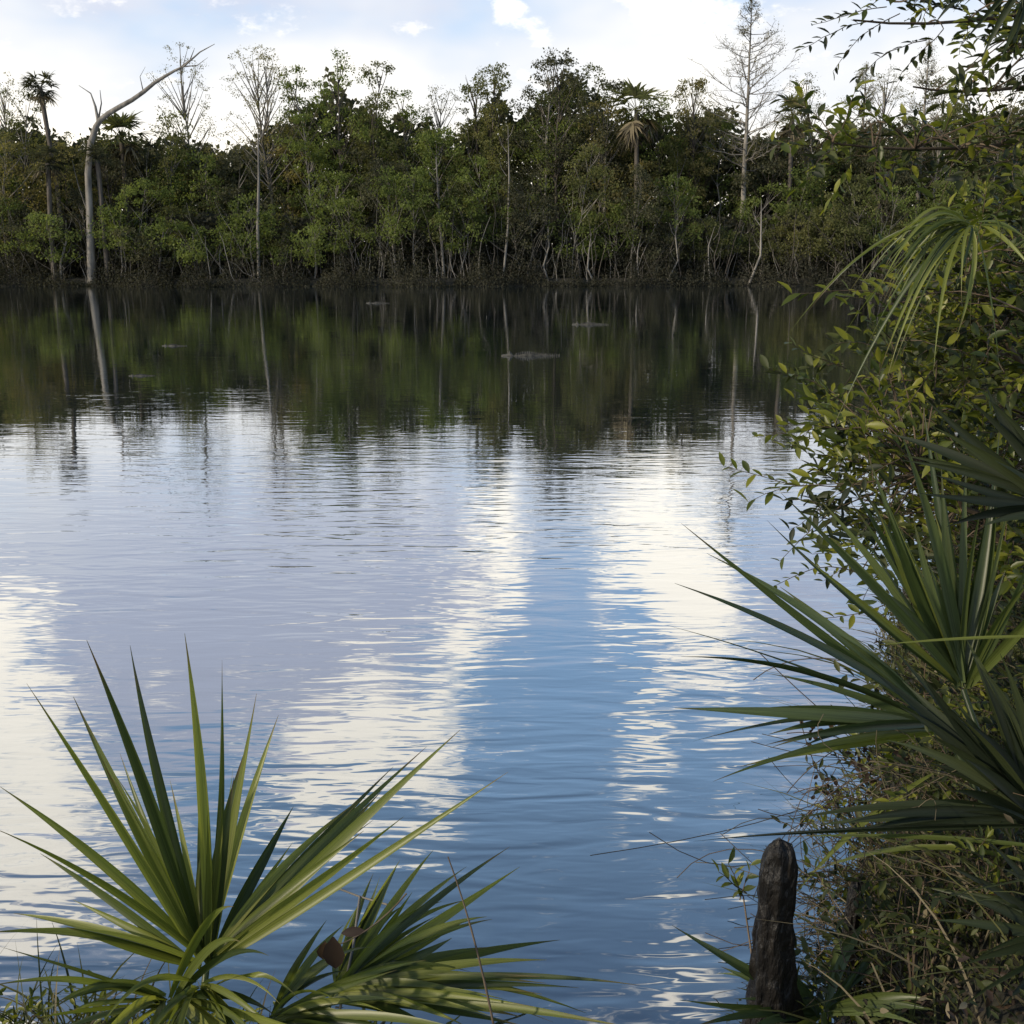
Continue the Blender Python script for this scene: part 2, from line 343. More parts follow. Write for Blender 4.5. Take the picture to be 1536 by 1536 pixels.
# leaning dead tree (left)
mb=MB()
def pth(lst,yy): return np.array([P(u,v,yy+dy) for u,v,dy in lst])
y=90.5
tube(mb,pth([(138,436,0),(135,330,0),(132,260,0),(136,215,0),(144,190,0),(152,178,0)],y),[.36,.28,.25,.24,.22,.2],9)
tube(mb,pth([(141,196,0),(150,180,0),(163,170,-.1),(180,160,-.3),(198,150,-.4),(215,138,-.5),(232,124,-.6),(245,116,-.8),(262,106,-.9),(275,100,-1),(300,78,-1.2),(322,66,-1.3)],y),[.2,.21,.2,.19,.17,.16,.14,.12,.1,.08,.05,.02],7)
tube(mb,pth([(268,104,-1),(285,90,-1),(292,72,-1)],y),[.09,.05,.015],5)
tube(mb,pth([(147,182,0),(143,160,.2),(136,140,.3),(118,128,.3)],y),[.14,.1,.05,.02],5)
tube(mb,pth([(147,182,0),(152,155,.2),(150,135,.3)],y),[.09,.05,.02],5)
tube(mb,pth([(215,138,-.5),(210,115,-.4),(218,100,-.4)],y),[.06,.03,.01],4)
tube(mb,pth([(275,100,-1),(296,98,-1),(312,86,-1)],y),[.06,.03,.01],4)
tube(mb,pth([(136,330,0),(118,280,.4),(108,240,.5)],y),[.1,.06,.02],4)
mb.obj('leaning_dead_tree',[m_bark_pale])
for (u,v,w) in [(652,235,.13),(385,195,.16),(760,190,.11),(1140,300,.11),(245,335,.12),(97,330,.12),(575,330,.08),(885,350,.1),(1015,320,.08),(180,350,.08),(330,360,.07),(470,345,.08),(700,350,.07),(820,340,.09),(960,350,.08),(1070,340,.07)]:
    mb=MB(); yy=90.6; b=pth([(u+rng.normal()*8,438,0),(u+rng.normal()*4,438*.6+v*.4,0),(u+rng.normal()*4,438*.3+v*.7,0),(u+2,v,0)],yy); tube(mb,b,[w,w*.8,w*.6,w*.2],7)
    for k in range(4):
        vv=v+20+k*18; s=(-1)**k
        tube(mb,pth([(u,vv,0),(u+s*7,vv-10,0),(u+s*11,vv-24,0)],yy),[w*.3,w*.2,.01],4)
    mb.obj('tree_snag',[m_bark_pale])

# cabbage palms
def cabbage(u,v,y,R_=1.5,lean=0.0,mt=1):
    top=P(u,v,y); base=np.array([top[0]+lean,y,.2]); mb=MB()
    tube(mb,np.array([base,base*.5+top*.5+np.array([lean*.25,0,0]),base*.2+top*.8+np.array([lean*.12,0,0]),top]),[.22,.19,.18,.2],8,0)
    for i in range(30):
        a=rng.random()*6.28; e=rng.uniform(-1.2,1.2); d=np.array([math.cos(a)*math.cos(e),math.sin(a)*math.cos(e),math.sin(e)])
        q=rng.uniform(.35,.7); hub=top+d*R_*q; tube(mb,np.array([top,hub]),[.03,.02],3,1)
        s=nrm(np.cross(d,[0,0,1])); upv=np.cross(s,d)
        for k in range(10):
            th=(k-4.5)/4.5*1.4; dd=d*math.cos(th)+s*math.sin(th)
            tip=hub+dd*R_*.6*rng.uniform(.6,1.2)+np.array([0,0,-.3*R_*rng.random()])
            blade(mb,hub,tip,.04*R_,(0,0,.1*R_),upv,1 if e>-.6 else 2,segs=5)
    mb.obj('cabbage_palm',[m_bark_dark,[m_far_dark,m_far_dark,m_far_mid][mt],m_straw])
cabbage(60,132,96,1.6,.9); cabbage(72,245,90.5,1.5,-.3); cabbage(146,240,90.8,1.3,.1)
cabbage(182,205,97,2.4,0,2); cabbage(955,166,95,2.7,.2,2); cabbage(1188,178,96,1.9,.2,2)

# ------------------------------------------------------------ alligators
m_gator=barkmat('alligator_hide',(.015,.015,.012),(.075,.072,.06),14,.7,.5,(1,1,1),.01,.3)
def gator(u,v,hdg,Ln,sub=0.0):
    r=ray(u,v); k=-CAMZ/r[2]; c=np.array([r[0]*k,r[1]*k,0])
    # x, half width, top z, bottom z   (length 1 = snout to tail tip)
    S=[(0,.012,.018,-.004),(.03,.028,.030,-.012),(.07,.026,.028,-.014),(.10,.034,.038,-.018),(.13,.046,.062,-.022),(.155,.046,.054,-.026),(.19,.036,.010,-.03),
       (.24,.044,.026,-.04),(.32,.055,.050,-.05),(.42,.058,.058,-.055),(.50,.05,.048,-.045),(.56,.036,.034,-.036),(.68,.026,.022,-.03),(.82,.014,.008,-.024),(1.0,.003,-.003,-.01)]
    n=12; V=[]
    for x_,w,zt,zb in S:
        for j in range(n):
            a=j/n*6.283; sz=math.sin(a); V.append((x_,w*math.cos(a),(zt if sz>0 else -zb)*sz))
    Fq=[(i*n+j,i*n+(j+1)%n,(i+1)*n+(j+1)%n,(i+1)*n+j) for i in range(len(S)-1) for j in range(n)]
    V=np.array(V)*Ln
    mb2=MB(); mb2.add(V,Fq)
    sx=[s[0] for s in S]
    def bump(x_,yy,r_,h_):
        zt=np.interp(x_,sx,[s[2] for s in S])*.93
        tube(mb2,np.array([(x_,yy,zt*.6),(x_,yy,zt+h_*.5),(x_+.003,yy,zt+h_)])*Ln,np.array([r_,r_*.9,r_*.15])*Ln,6)
    for s in (-1,1):
        bump(.135,s*.02,.018,.028); bump(.012,s*.007,.008,.012)
    for x_ in np.arange(.24,.95,.036):
        w=np.interp(x_,sx,[s[1] for s in S]); hh=.030 if x_<.56 else .034
        for q in ((-.6,-.25,.25,.6) if x_<.56 else (-.3,.3) if x_<.75 else (0,)): bump(x_,q*w,.011,hh*(1-abs(q)*.4))
    for x_,s in ((.25,1),(.25,-1),(.48,1),(.48,-1)):
        tube(mb2,np.array([(x_,s*.045,-.01),(x_+.02,s*.09,-.03),(x_-.01,s*.12,-.06)])*Ln,np.array([.02,.015,.01])*Ln,6)
    o=mb2.obj('alligator',[m_gator]); o.location=(c[0],c[1],-sub); o.rotation_euler=(0,0,hdg); return o
gator(752,534,R(2),1.35,.0); gator(858,487,R(-2),1.25,.0); gator(549,455,R(0),1.2,.0); gator(193,564,R(3),.5,0); gator(243,519,R(-2),.65,0.0)

# ------------------------------------------------------------ foreground palmettos
def fan(mb,hub,tips,W=.02,mat=0,normal=(0,-1,.5),petiole=None,jw=.35,hubspread=.02,fold=.6,extra=0.5):
    """tips: (u,v,y[,droop])"""
    hubp=np.array(hub,float); T=[(P(*t[:3]),t[3] if len(t)>3 else .03) for t in tips]
    for i in range(int(len(T)*extra)):
        a=T[rng.integers(len(tips))]; da=nrm(a[0]-hubp)
        ang=sorted([(1-np.dot(da,nrm(b[0]-hubp)),k) for k,b in enumerate(T)])[1][1]; b=T[ang]; q=rng.uniform(.35,.65)
        T.append((hubp+(a[0]*q+b[0]*(1-q)-hubp)*rng.uniform(.6,.98)+rng.normal(size=3)*.02,(a[1]+b[1])/2))
    for tip,dr in T:
        ln=np.linalg.norm(tip-hubp)
        bow=np.array([0,0,dr])+rng.normal(size=3)*.02
        h=hubp+nrm(tip-hubp)*hubspread+rng.normal(size=3)*.006
        blade(mb,h,tip,W*(1-jw+jw*1.4*rng.random())*min(1,ln/.45+.3),bow,np.array(normal)+rng.normal(size=3)*.4,mat if not isinstance(mat,(list,tuple)) else mat[rng.integers(len(mat))],fold*rng.uniform(.5,1.4),twist=rng.normal()*.5,segs=14,base=.4,peak=.33)
    if petiole is not None: tube(mb,bez(hubp,(hubp+petiole)/2+np.array([0,0,.02]),np.array(petiole),6),[.008,.009,.010,.011,.012,.014],6,2)

mb=MB()
hub=P(310,1450,2.35)
root=np.array([hub[0],2.2,.12])
tips=[(40,1025,2.15,.04),(130,960,2.3,.02),(110,1045,2.5,.02),(195,968,2.5),(277,950,2.35),(333,990,2.45),(385,1040,2.5),(418,1072,2.6),(255,1170,2.55),(300,1120,2.7),
      (690,1095,2.55,.03),(762,1158,2.3,.03),(640,1120,2.7,.03),(590,1150,2.8,.02),(0,1180,2.2,.05),(-20,1238,2.05,.07),(60,1280,2.6),(180,1130,2.65),(350,1150,2.75),(440,1210,2.75),(500,1240,2.8),
      (-30,1400,2.0,.06),(20,1370,2.5,.06),(560,1230,2.9)]
fan(mb,hub,tips,.0140,[0,1,1],normal=(0,-1,.35),petiole=root,extra=1.0)
hub2=P(255,1500,2.25); fan(mb,hub2,[(-20,1480,1.95,.05),(60,1560,1.9,.05),(350,1360,2.1,.1),(120,1600,1.9,.06),(500,1560,1.9,.05),(0,1420,2.1,.05),(180,1600,1.9,.05),(420,1600,1.9,.06),(310,1620,1.85,.06)],.012,[0,1],petiole=root,extra=1.5)
hub3=P(300,1475,2.2); fan(mb,hub3,[(200,1600,1.9,.06),(260,1640,1.9,.07),(360,1630,1.9,.07),(430,1560,2.0,.07),(150,1540,2.0,.06),(450,1500,2.1,.07),(400,1640,1.9,.06)],.011,[0,1],extra=1.2)
mb.obj('saw_palmetto',[m_palm,m_palm_y,m_palm])

mb=MB(); hub=P(500,1490,2.5); root=np.array([hub[0]-.05,2.3,.05])
tips=[(820,1440,2.5,.04),(765,1270,2.7,.04),(730,1375,2.6,.05),(700,1350,2.8,.04),(820,1475,2.4,.05),(960,1478,2.35,.05),(940,1540,2.2,.06),(780,1300,2.9,.04),(650,1275,2.9,.03),
      (600,1290,3.0,.03),(760,1500,2.3,.05),(800,1510,2.2,.04),(700,1540,2.2,.04),(560,1310,3.0,.02),(840,1410,2.8,.05),(790,1540,2.3,.05),(670,1400,2.6,.04),(700,1300,2.95,.03),(880,1520,2.4,.05)]
fan(mb,hub,tips,.0145,[0,1,1],normal=(.2,-.6,.9),petiole=root,extra=1.6)
fan(mb,P(400,1530,2.2),[(640,1440,2.3,.05),(600,1500,2.1,.05),(740,1560,2.0,.05),(620,1590,2.0),(560,1420,2.5,.04),(490,1380,2.6,.03)],.0135,[0,1,1],normal=(.2,-.6,.9),petiole=root,extra=1.5)
mb.obj('saw_palmetto',[m_palm,m_palm_y,m_palm])

# dead twig with brown leaves, pale sticks
mb=MB()
tube(mb,bez(P(672,1285,2.25),P(715,1400,2.25),P(745,1560,2.2),8),[.0015,.002,.002,.0025,.0025,.003,.003,.003],5,0)
tube(mb,bez(P(610,1340,2.3),P(560,1400,2.25),P(500,1420,2.2),8),[.002]*8,4,0)
p=np.array([P(500,1405,2.1),P(512,1400,2.1),P(488,1412,2.1)]); d=np.array([[0.0,0,-1],[1,0,.15],[-.2,.2,-1]])
scatter(mb,T_O,p,frames(d,(0,-1,.2),.2),np.array([.085,.05,.06]),np.array([.05,.022,.03]),1)
mb.obj('dead_twig',[m_twig,m_dead])
mb=MB()
tube(mb,np.array([P(495,1328,2.9),P(540,1345,2.85),P(585,1358,2.8)]),[.003]*3,5)
tube(mb,np.array([P(540,1345,2.85),P(530,1420,2.6),P(500,1560,2.4)]),[.004]*3,5)
mb.obj('bleached_stick',[m_bark_pale])

# right big fans
mb=MB(); hub=P(1415,1090,2.75); root=np.array([1.35,2.5,.35])
tips=[(1022,785,2.6,.05),(1012,875,2.5,.06),(1000,938,2.6,.05),(1022,985,2.5,.05),(1012,1062,2.55,.05),(1040,1112,2.6,.04),(1070,1172,2.45,.06),(1060,830,2.8,.05),(1110,1150,2.8,.05),(1170,880,2.9,.04),(1150,1010,2.9,.03)]
fan(mb,hub,tips,.0155,[0,0,1],normal=(-.3,-.8,.7),petiole=root,extra=.8)
hub=P(1445,1035,2.9)
tips=[(1172,740,2.7,.02),(1150,780,2.9),(1225,745,3.0),(1262,700,2.9),(1300,680,3.0),(1348,640,2.9),(1385,610,3.1),(1412,700,3.0),(1450,690,3.0),(1475,750,2.9),(1500,640,3.1),(1560,800,2.8),(1590,880,2.7),(1330,760,2.8),(1520,720,3.0),(1200,830,2.8),(1240,800,3.1)]
fan(mb,hub,tips,.0145,[0,0,1],normal=(0,-1,.2),petiole=root,extra=1.0)
mb.obj('cabbage_palm_seedling',[m_palm_b,m_palm,m_palm])
mb=MB(); hub=P(1560,1230,2.4)
fan(mb,hub,[(1330,960,2.5,.03),(1380,1010,2.4,.03),(1420,1060,2.4),(1300,1000,2.6,.03),(1400,1150,2.3,.03),(1350,1060,2.5,.03),(1400,1200,2.2,.05),(1450,960,2.5),(1500,980,2.4),(1330,1110,2.5,.03),(1040,1262,2.4,.04),(1180,1230,2.5,.05),(1390,1100,2.4,.02)],.016,0,normal=(-.3,-.9,.3),extra=1.5)
hub=P(1600,770,2.6)
fan(mb,hub,[(1390,600,2.7,.02),(1330,650,2.8,.03),(1440,590,2.7),(1350,690,2.7,.03),(1380,740,2.6,.03),(1400,640,2.6,.02),(1480,580,2.7),(1420,790,2.5,.02),(1530,600,2.6)],.014,0,normal=(-.3,-.9,.3),extra=1)
hub=P(1620,1420,2.2)
fan(mb,hub,[(1420,1300,2.3,.04),(1400,1380,2.2,.05),(1440,1450,2.1,.05),(1480,1260,2.3,.03),(1380,1330,2.4,.05),(1430,1520,2.0,.05)],.015,0,normal=(-.3,-.9,.3),extra=1.2)
hub=P(1560,-60,3.0)
fan(mb,hub,[(1440,70,3.0),(1470,95,3.0),(1500,92,2.9),(1530,85,2.9),(1400,40,3.1),(1415,15,3.0),(1555,110,2.9),(1380,5,3.1),(1490,60,3.1)],.011,0,normal=(0,-1,.1),extra=1.4)
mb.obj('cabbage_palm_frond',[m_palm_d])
mb=MB(); hub=P(1460,330,3.0)
tips=[(1290,475,2.9,.16),(1180,505,3.0,.2),(1240,545,2.9,.18),(1345,430,3.1,.1),(1330,570,2.9,.15),(1250,640,3.0,.2),(1400,560,2.8,.1),(1300,520,3.1,.18),(1430,520,2.9,.08),(1500,560,2.9,.06),(1365,340,3.0,.03),(1560,420,2.8,.08),(1550,380,2.8,.06),(1210,470,3.2,.12)]
fan(mb,hub,tips,.0062,[0,0,1],normal=(-.2,-.8,.7),extra=1.5)
blade(mb,P(1600,955,2.3),P(1310,968,2.5),.007,(0,0,.01),(0,-.3,1),1)
blade(mb,P(1600,1275,2.3),P(1180,1255,2.5),.007,(0,0,.03),(0,-.6,1),0)
blade(mb,P(1560,1300,2.3),P(1190,1320,2.6),.008,(0,0,.14),(0,-.6,1),1)
blade(mb,P(1400,1160,2.7),P(1190,1345,2.6),.009,(-.02,0,.06),(0,-.9,.5),1)
mb.obj('arching_palm_frond',[m_palm,m_palm_y])

# bottom-right palmetto
mb=MB(); hub=P(1235,1520,2.35); root=np.array([.75,2.2,.1])
tips=[(1008,1388,2.3,.03),(1040,1540,2.1,.05),(1075,1460,2.5,.04),(1020,1500,2.2,.05),(1300,1380,2.5,.03),(1360,1440,2.4,.04),(1400,1500,2.2,.05),(1260,1370,2.6,.03),(1100,1590,2.0,.04),(1380,1540,2.1),(1150,1440,2.3,.02)]
fan(mb,hub,tips,.014,[0,1,0],normal=(0,-.7,.8),petiole=root,extra=1)
mb.obj('saw_palmetto',[m_palm_b,m_palm,m_palm])

# ------------------------------------------------------------ shrub with small leaves
def twig(mb,p0,d,Ln,nl,leafL,mat_leaf,mat_tw=0,droop=.3,asp=.38):
    n=7; q=np.array(p0,float); dd=nrm(d); pts=[q]
    for i in range(n-1):
        dd=nrm(dd+rng.normal(size=3)*.12+np.array([0,0,-droop/n])); q=q+dd*Ln/(n-1); pts.append(q)
    pts=np.array(pts); tube(mb,pts,np.linspace(.0022,.0009,n),3,mat_tw)
    t=np.linspace(.12,1,nl)*(n-1); i=np.minimum(t.astype(int),n-2); pos=pts[i]+(pts[i+1]-pts[i])*(t-i)[:,None]
    tg=nrm(pts[i+1]-pts[i]); sd=nrm(np.cross(tg,np.array([0,-.5,1])+rng.normal(size=(nl,3))*.4))*np.where(np.arange(nl)%2,1,-1)[:,None]
    d=tg*.7+sd*.9+rng.normal(size=(nl,3))*.25+np.array([0,0,.15])
    L_=leafL*(.6+.6*rng.random(nl)); scatter(mb,T_O,pos,frames(d,(0,-.2,1.3),.6),L_,L_*asp,mat_leaf)
def inpoly(u,v,poly):
    c=False; j=len(poly)-1
    for i in range(len(poly)):
        a,b=poly[i]; e,g=poly[j]
        if (b>v)!=(g>v) and u<(e-a)*(v-b)/(g-b)+a: c=not c
        j=i
    return c
def mass(mb,poly,n,yr,leafL,mats,stems,nl=12,Ln=.28,dirb=(-.7,-.2,.35),stem_p=.6):
    us=[p[0] for p in poly]; vs=[p[1] for p in poly]; k=0
    cl=[]
    while len(cl)<max(6,n//7):
        u=rng.uniform(min(us),max(us)); v=rng.uniform(min(vs),max(vs))
        if inpoly(u,v,poly): cl.append((u,v))
    while k<n:
        u,v=cl[rng.integers(len(cl))]; u+=rng.normal()*38; v+=rng.normal()*38
        if not inpoly(u,v,poly): continue
        p=P(u,v,rng.uniform(*yr)); k+=1
        twig(mb,p,np.array(dirb)+rng.normal(size=3)*.55,Ln*(.6+.7*rng.random()),nl,leafL,mats[rng.integers(len(mats))])
        if rng.random()<stem_p:
            d=np.linalg.norm(stems-p,axis=1)+ .6*np.maximum(0,stems[:,2]-p[2]); s=stems[np.argmin(d)]
            tube(mb,bez(s,(s+p)/2+np.array([0,0,.06])+rng.normal(size=3)*.04,p,6),np.linspace(.004,.002,6),3,0)
mb=MB()
main=[[(2.2,3.9,.2),(2.0,3.8,1.0),(1.75,3.7,1.6),(1.45,3.6,2.0)],[(2.2,3.9,.2),(2.1,3.9,1.2),(2.1,3.9,2.2),(1.9,3.8,3.0),(1.5,3.8,3.3)],[(2.1,3.7,.2),(1.9,3.6,.7),(1.6,3.5,1.1),(1.3,3.4,1.35)],[(2.4,4.3,.2),(2.5,4.3,1.6),(2.2,4.2,2.6),(1.8,4.1,3.05)],[(1.9,3.2,.2),(1.8,3.1,.8),(1.65,3.1,1.4),(1.5,3.1,1.8)]]
stems=[]
for m_ in main:
    m_=np.array(m_,float); tt=np.linspace(0,len(m_)-1,18); pts=np.stack([np.interp(tt,range(len(m_)),m_[:,k]) for k in range(3)],1)+rng.normal(size=(18,3))*.012
    tube(mb,pts,np.linspace(.022,.006,18),6,0); stems.append(pts)
stems=np.vstack(stems)
mass(mb,[(1380,430),(1450,380),(1560,350),(1620,600),(1620,900),(1400,900),(1300,850),(1260,780),(1240,700),(1240,600),(1260,540),(1310,490)],360,(3.3,4.2),.060,[1,1,2],stems)
mass(mb,[(1430,350),(1620,300),(1620,1000),(1480,1000),(1400,900)],210,(4.2,4.9),.070,[2,2,2,1],stems,stem_p=.2)
mass(mb,[(1330,1050),(1620,950),(1620,1300),(1350,1300)],170,(3.0,4.0),.052,[2,2,2,1],stems,stem_p=.2)
mb.obj('shrub',[m_twig,m_shrub,m_shrub_d])
mb=MB()
for (u,v,y,d,L_,n_,lf) in [(1250,730,3.4,(-1,0,.25),.36,16,.05),(1260,760,3.4,(-1,0,-.2),.26,12,.045),(1290,860,3.3,(-1,0,.35),.32,15,.035),(1260,600,3.5,(-.8,0,.5),.2,10,.05),(1270,690,3.5,(-1,0,.1),.25,12,.06),(1280,560,3.5,(-1,0,.6),.25,13,.05),(1290,640,3.5,(-1,0,-.1),.25,12,.06),(1350,900,3.3,(-1,0,-.2),.25,12,.05)]:
    p=P(u,v,y); twig(mb,p,d,L_,n_,lf,1); s=stems[np.argmin(np.linalg.norm(stems-p,axis=1))]; tube(mb,bez(s,(s+p)/2,p,5),np.linspace(.005,.002,5),3,0)
mb.obj('shrub',[m_twig,m_shrub])
# overhanging tree branches top right
mb=MB()
trunk=np.array([(2.9,4.6,.2),(2.85,4.5,1.5),(2.7,4.4,2.6),(2.75,4.4,3.8),(2.6,4.3,5.0)]); tube(mb,trunk,[.11,.09,.08,.06,.04],9,0)
bs=[]
for a,b,c in [((2.7,4.4,2.6),P(1500,250,3.9),P(1250,215,3.7)),((2.72,4.4,3.1),P(1500,60,3.9),P(1280,30,3.7)),((2.75,4.4,3.5),P(1500,-30,3.9),P(1330,0,3.7)),((2.7,4.4,2.8),P(1500,160,3.9),P(1370,130,3.7))]:
    q=bez(np.array(a),np.array(b),np.array(c),10); tube(mb,q,np.linspace(.012,.003,10),5,0); bs.append(q)
bs=np.vstack(bs)
mass(mb,[(1220,195),(1350,175),(1420,130),(1620,120),(1620,270),(1480,235),(1300,240),(1220,225)],66,(3.5,4.2),.055,[1,1,2],bs,nl=11,Ln=.22,dirb=(-.8,-.1,-.05))
mass(mb,[(1360,-60),(1620,-60),(1620,90),(1500,80),(1450,60),(1400,40),(1360,10)],62,(3.5,4.2),.05,[2,2,1],bs,nl=12,Ln=.22,dirb=(-.8,-.1,-.15))
for (u,v,d) in [(1330,10,(-1,0,-.1)),(1310,30,(-1,0,-.25)),(1390,60,(-1,0,0.05)),(1350,20,(-1,0,-.4))]:
    twig(mb,P(u,v,3.7),d,.26,15,.042,2,asp=.28)
mb.obj('overhanging_tree',[m_twig,m_shrub,m_shrub_d])

# ------------------------------------------------------------ grasses, vines
def grass(mb,n,region,hr,mats,W=.003,lean=.5,bias=(0,0),cond=None):
    k=0
    while k<n:
        x=rng.uniform(region[0],region[1]); y=rng.uniform(region[2],region[3]); z=float(ground_h(np.array(x),np.array(y)))
        if z<-.03 or (cond and not cond(x,y)): continue
        k+=1; h=rng.uniform(*hr); l=rng.normal(size=2)*lean*h+np.array(bias)*h
        b=np.array([x,y,z-.02]); tip=b+np.array([l[0],l[1],h*rng.uniform(.5,1)])
        blade(mb,b,tip,W*(.6+.8*rng.random()),(-l[0]*.2,-l[1]*.2,h*.35),(rng.normal(),-1,.4),mats[rng.integers(len(mats))],.3,segs=7,base=.7,peak=.2)
mb=MB(); grass(mb,1300,(-2.2,-.35,1.7,2.55),(.08,.26),[0,0,1],.0028,.6)
sp=[]
for i in range(2200):
    x=rng.uniform(-2.0,-.4); y=rng.uniform(1.8,2.5); sp.append((x,y,float(ground_h(np.array(x),np.array(y)))+rng.uniform(.01,.16)))
sp=np.array(sp); scatter(mb,T_O,sp,frames(rng.normal(size=sp.shape)+np.array([0,0,.5]),(0,-.5,1),.5),.026,.010,2)
mb.obj('bank_grass',[m_grass,m_straw,m_shrub])
mb=MB(); grass(mb,4200,(.85,3.0,2.1,6.0),(.10,.42),[0,1,0],.0030,.7,(-.15,-.1),lambda x,y:x>.8+.2*(y-2))
# low leafy cover hiding the soil
X_=rng.uniform(.7,3.2,26000); Y_=rng.uniform(1.9,6.0,26000); Z_=ground_h(X_,Y_); k=(Z_>-.06)&(X_>.72+.2*(Y_-2)); X_,Y_,Z_=X_[k],Y_[k],Z_[k]
n=len(X_); hgt=.02+.22*rng.random(n)**1.6*(1+.6*np.sin(X_*9)*np.sin(Y_*7)); pos=np.stack([X_-.05*rng.random(n),Y_,Z_+hgt],1)
k=rng.random(n); M_=frames(rng.normal(size=pos.shape)+np.array([-.2,-.2,.4]),(0,-.3,1),.7); L_=.016+.020*rng.random(n)
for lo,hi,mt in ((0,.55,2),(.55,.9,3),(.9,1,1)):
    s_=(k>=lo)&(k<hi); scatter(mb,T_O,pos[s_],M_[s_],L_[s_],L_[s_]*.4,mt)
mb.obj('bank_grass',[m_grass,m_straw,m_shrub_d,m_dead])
mb=MB()
for i in range(420):
    u=rng.uniform(1225,1560); v=rng.uniform(1130,1540); y=rng.uniform(2.4,3.2)
    p=P(u,v,y)
    if p[2]<0: p[2]=rng.random()*.2
    q=p+np.array([rng.normal()*.18-.02,rng.normal()*.1,rng.normal()*.15-.1]); q[2]=max(q[2],.02)
    c=(p+q)/2+rng.normal(size=3)*.1; tube(mb,bez(p,c,q,8),[.0013]*8,3,rng.integers(0,2))
for (a,b,c) in [((1180,1100),(1250,1090),(1330,1140)),((1190,1190),(1260,1160),(1340,1210)),((1140,980),(1250,1090),(1400,1200)),((1130,1020),(1200,960),(1330,1010)),((1200,1080),(1230,1200),(1320,1300)),((1260,1120),(1210,1150),(1180,1190))]:
    tube(mb,bez(P(*a,2.8),P(*b,2.8),P(*c,2.8),9),[.0015]*9,3,0)
for (u,v) in [(1215,1105),(1230,1090),(1240,1180),(1232,1200),(1300,1150),(1315,1175),(1290,1130),(1270,1210),(1330,1200),(1350,1130)]:
    n_=11; c=P(u,v,2.8)+rng.normal(size=(n_,3))*.018; scatter(mb,T_O,c,frames(rng.normal(size=(n_,3)),(0,-1,0),.4),.018,.012,2)
mb.obj('tangled_vine',[m_twig,m_straw,m_dead])
mb=MB(); st=np.array([(1.5,2.6,.3),(1.35,2.7,.35),(1.2,2.5,.25),(1.0,2.4,.2)])
mass(mb,[(1330,1290),(1560,1250),(1560,1420),(1400,1420),(1330,1380)],45,(2.4,2.9),.042,[1,2],st,nl=8,Ln=.14)
for (u,v,d) in [(1115,1345,(-.5,0,1)),(1110,1350,(.1,0,1)),(1120,1340,(-.9,0,.7)),(1290,1370,(.3,0,1))]:
    twig(mb,P(u,v,2.5),d,.11,6,.038,1)
tube(mb,np.array([P(1115,1345,2.5),P(1130,1450,2.45),P(1160,1560,2.3)]),[.002,.003,.003],4,0)
mass(mb,[(1230,1380),(1340,1340),(1560,1250),(1620,1560),(1200,1560)],170,(2.3,2.8),.036,[2,2,2,1],st,nl=8,Ln=.14,stem_p=.2)
mass(mb,[(1250,1160),(1560,1130),(1560,1400),(1240,1400)],90,(2.6,3.3),.035,[2,2,1],st,nl=8,Ln=.16,stem_p=.2)
mb.obj('weed_plant',[m_twig,m_shrub,m_shrub_d])

# ------------------------------------------------------------ cypress knees
m_knee=barkmat('cypress_knee_bark',(.0012,.001,.0008),(.011,.009,.007),40,.5,1.0,(1,1,.3),.03,.35)
def knee(u,vt,vb,y,w0,w1):
    top=P(u,vt,y); bot=P(u-15,vb,y); bot[2]=min(bot[2],-.15); n=44; sides=40; V=[]
    ph=rng.random(8)*6.28; Lk=np.linalg.norm(top-bot); cap=w1*1.0/Lk
    for i in range(n):
        t=(i/(n-1))**.8; c=bot+(top-bot)*t+np.array([.012*math.sin(t*5+1),.01*math.cos(t*4),0])
        r=w1+(w0-w1)*(1-t)**1.1+w1*.18*math.exp(-((t-.9)/.05)**2)-w1*.12*math.exp(-((t-.78)/.05)**2)+w0*.12*math.sin(t*13+ph[0])*(1-t)
        if t>1-cap: r*=math.sqrt(max(.002,1-((t-1+cap)/cap)**2))
        for j in range(sides):
            a=j/sides*6.283; rr=r*(1+.12*math.sin(3*a+ph[1]+t*2)+.08*math.sin(6*a+ph[2]+t*5)+.05*math.sin(11*a+ph[3]-t*9)+.05*math.sin(t*60+ph[4]+2*a)+.03*rng.normal())
            V.append(c+np.array([math.cos(a)*rr,math.sin(a)*rr*.9,.004*math.sin(4*a+ph[5])+0.002*rng.normal()]))
    Fq=[(i*sides+j,i*sides+(j+1)%sides,(i+1)*sides+(j+1)%sides,(i+1)*sides+j) for i in range(n-1) for j in range(sides)]
    m=MB(); m.add(V,Fq); m.obj('cypress_knee',[m_knee])
knee(1172,1258,1600,2.3,.092,.030)
knee(1288,1318,1480,2.6,.04,.014)

# ------------------------------------------------------------ light and sky
SUN_AZ=R(-118); SUN_EL=R(25)
sd=bpy.data.lights.new('sun','SUN'); sd.energy=3.8; sd.angle=R(2.0); sd.color=(1,.86,.66)
so=bpy.data.objects.new('sun',sd); scene.collection.objects.link(so)
dv=Vector((math.sin(SUN_AZ)*math.cos(SUN_EL),math.cos(SUN_AZ)*math.cos(SUN_EL),math.sin(SUN_EL)))
so.rotation_euler=dv.to_track_quat('Z','Y').to_euler(); so.location=(-20,10,20)
w=bpy.data.worlds.new('World'); scene.world=w; w.use_nodes=True; nt=w.node_tree; nt.nodes.clear(); L=nt.links
try:
    w.cycles.sampling_method='MANUAL'; w.cycles.sample_map_resolution=256
except Exception as e: print(e)
sky=N(nt,'ShaderNodeTexSky'); sky.sky_type='NISHITA'; sky.sun_disc=False; sky.sun_elevation=SUN_EL; sky.sun_rotation=SUN_AZ; sky.air_density=1.0; sky.dust_density=1.0; sky.ozone_density=1.5
b1=N(nt,'ShaderNodeBackground'); b1.inputs[1].default_value=.15; L.new(sky.outputs[0],b1.inputs[0])
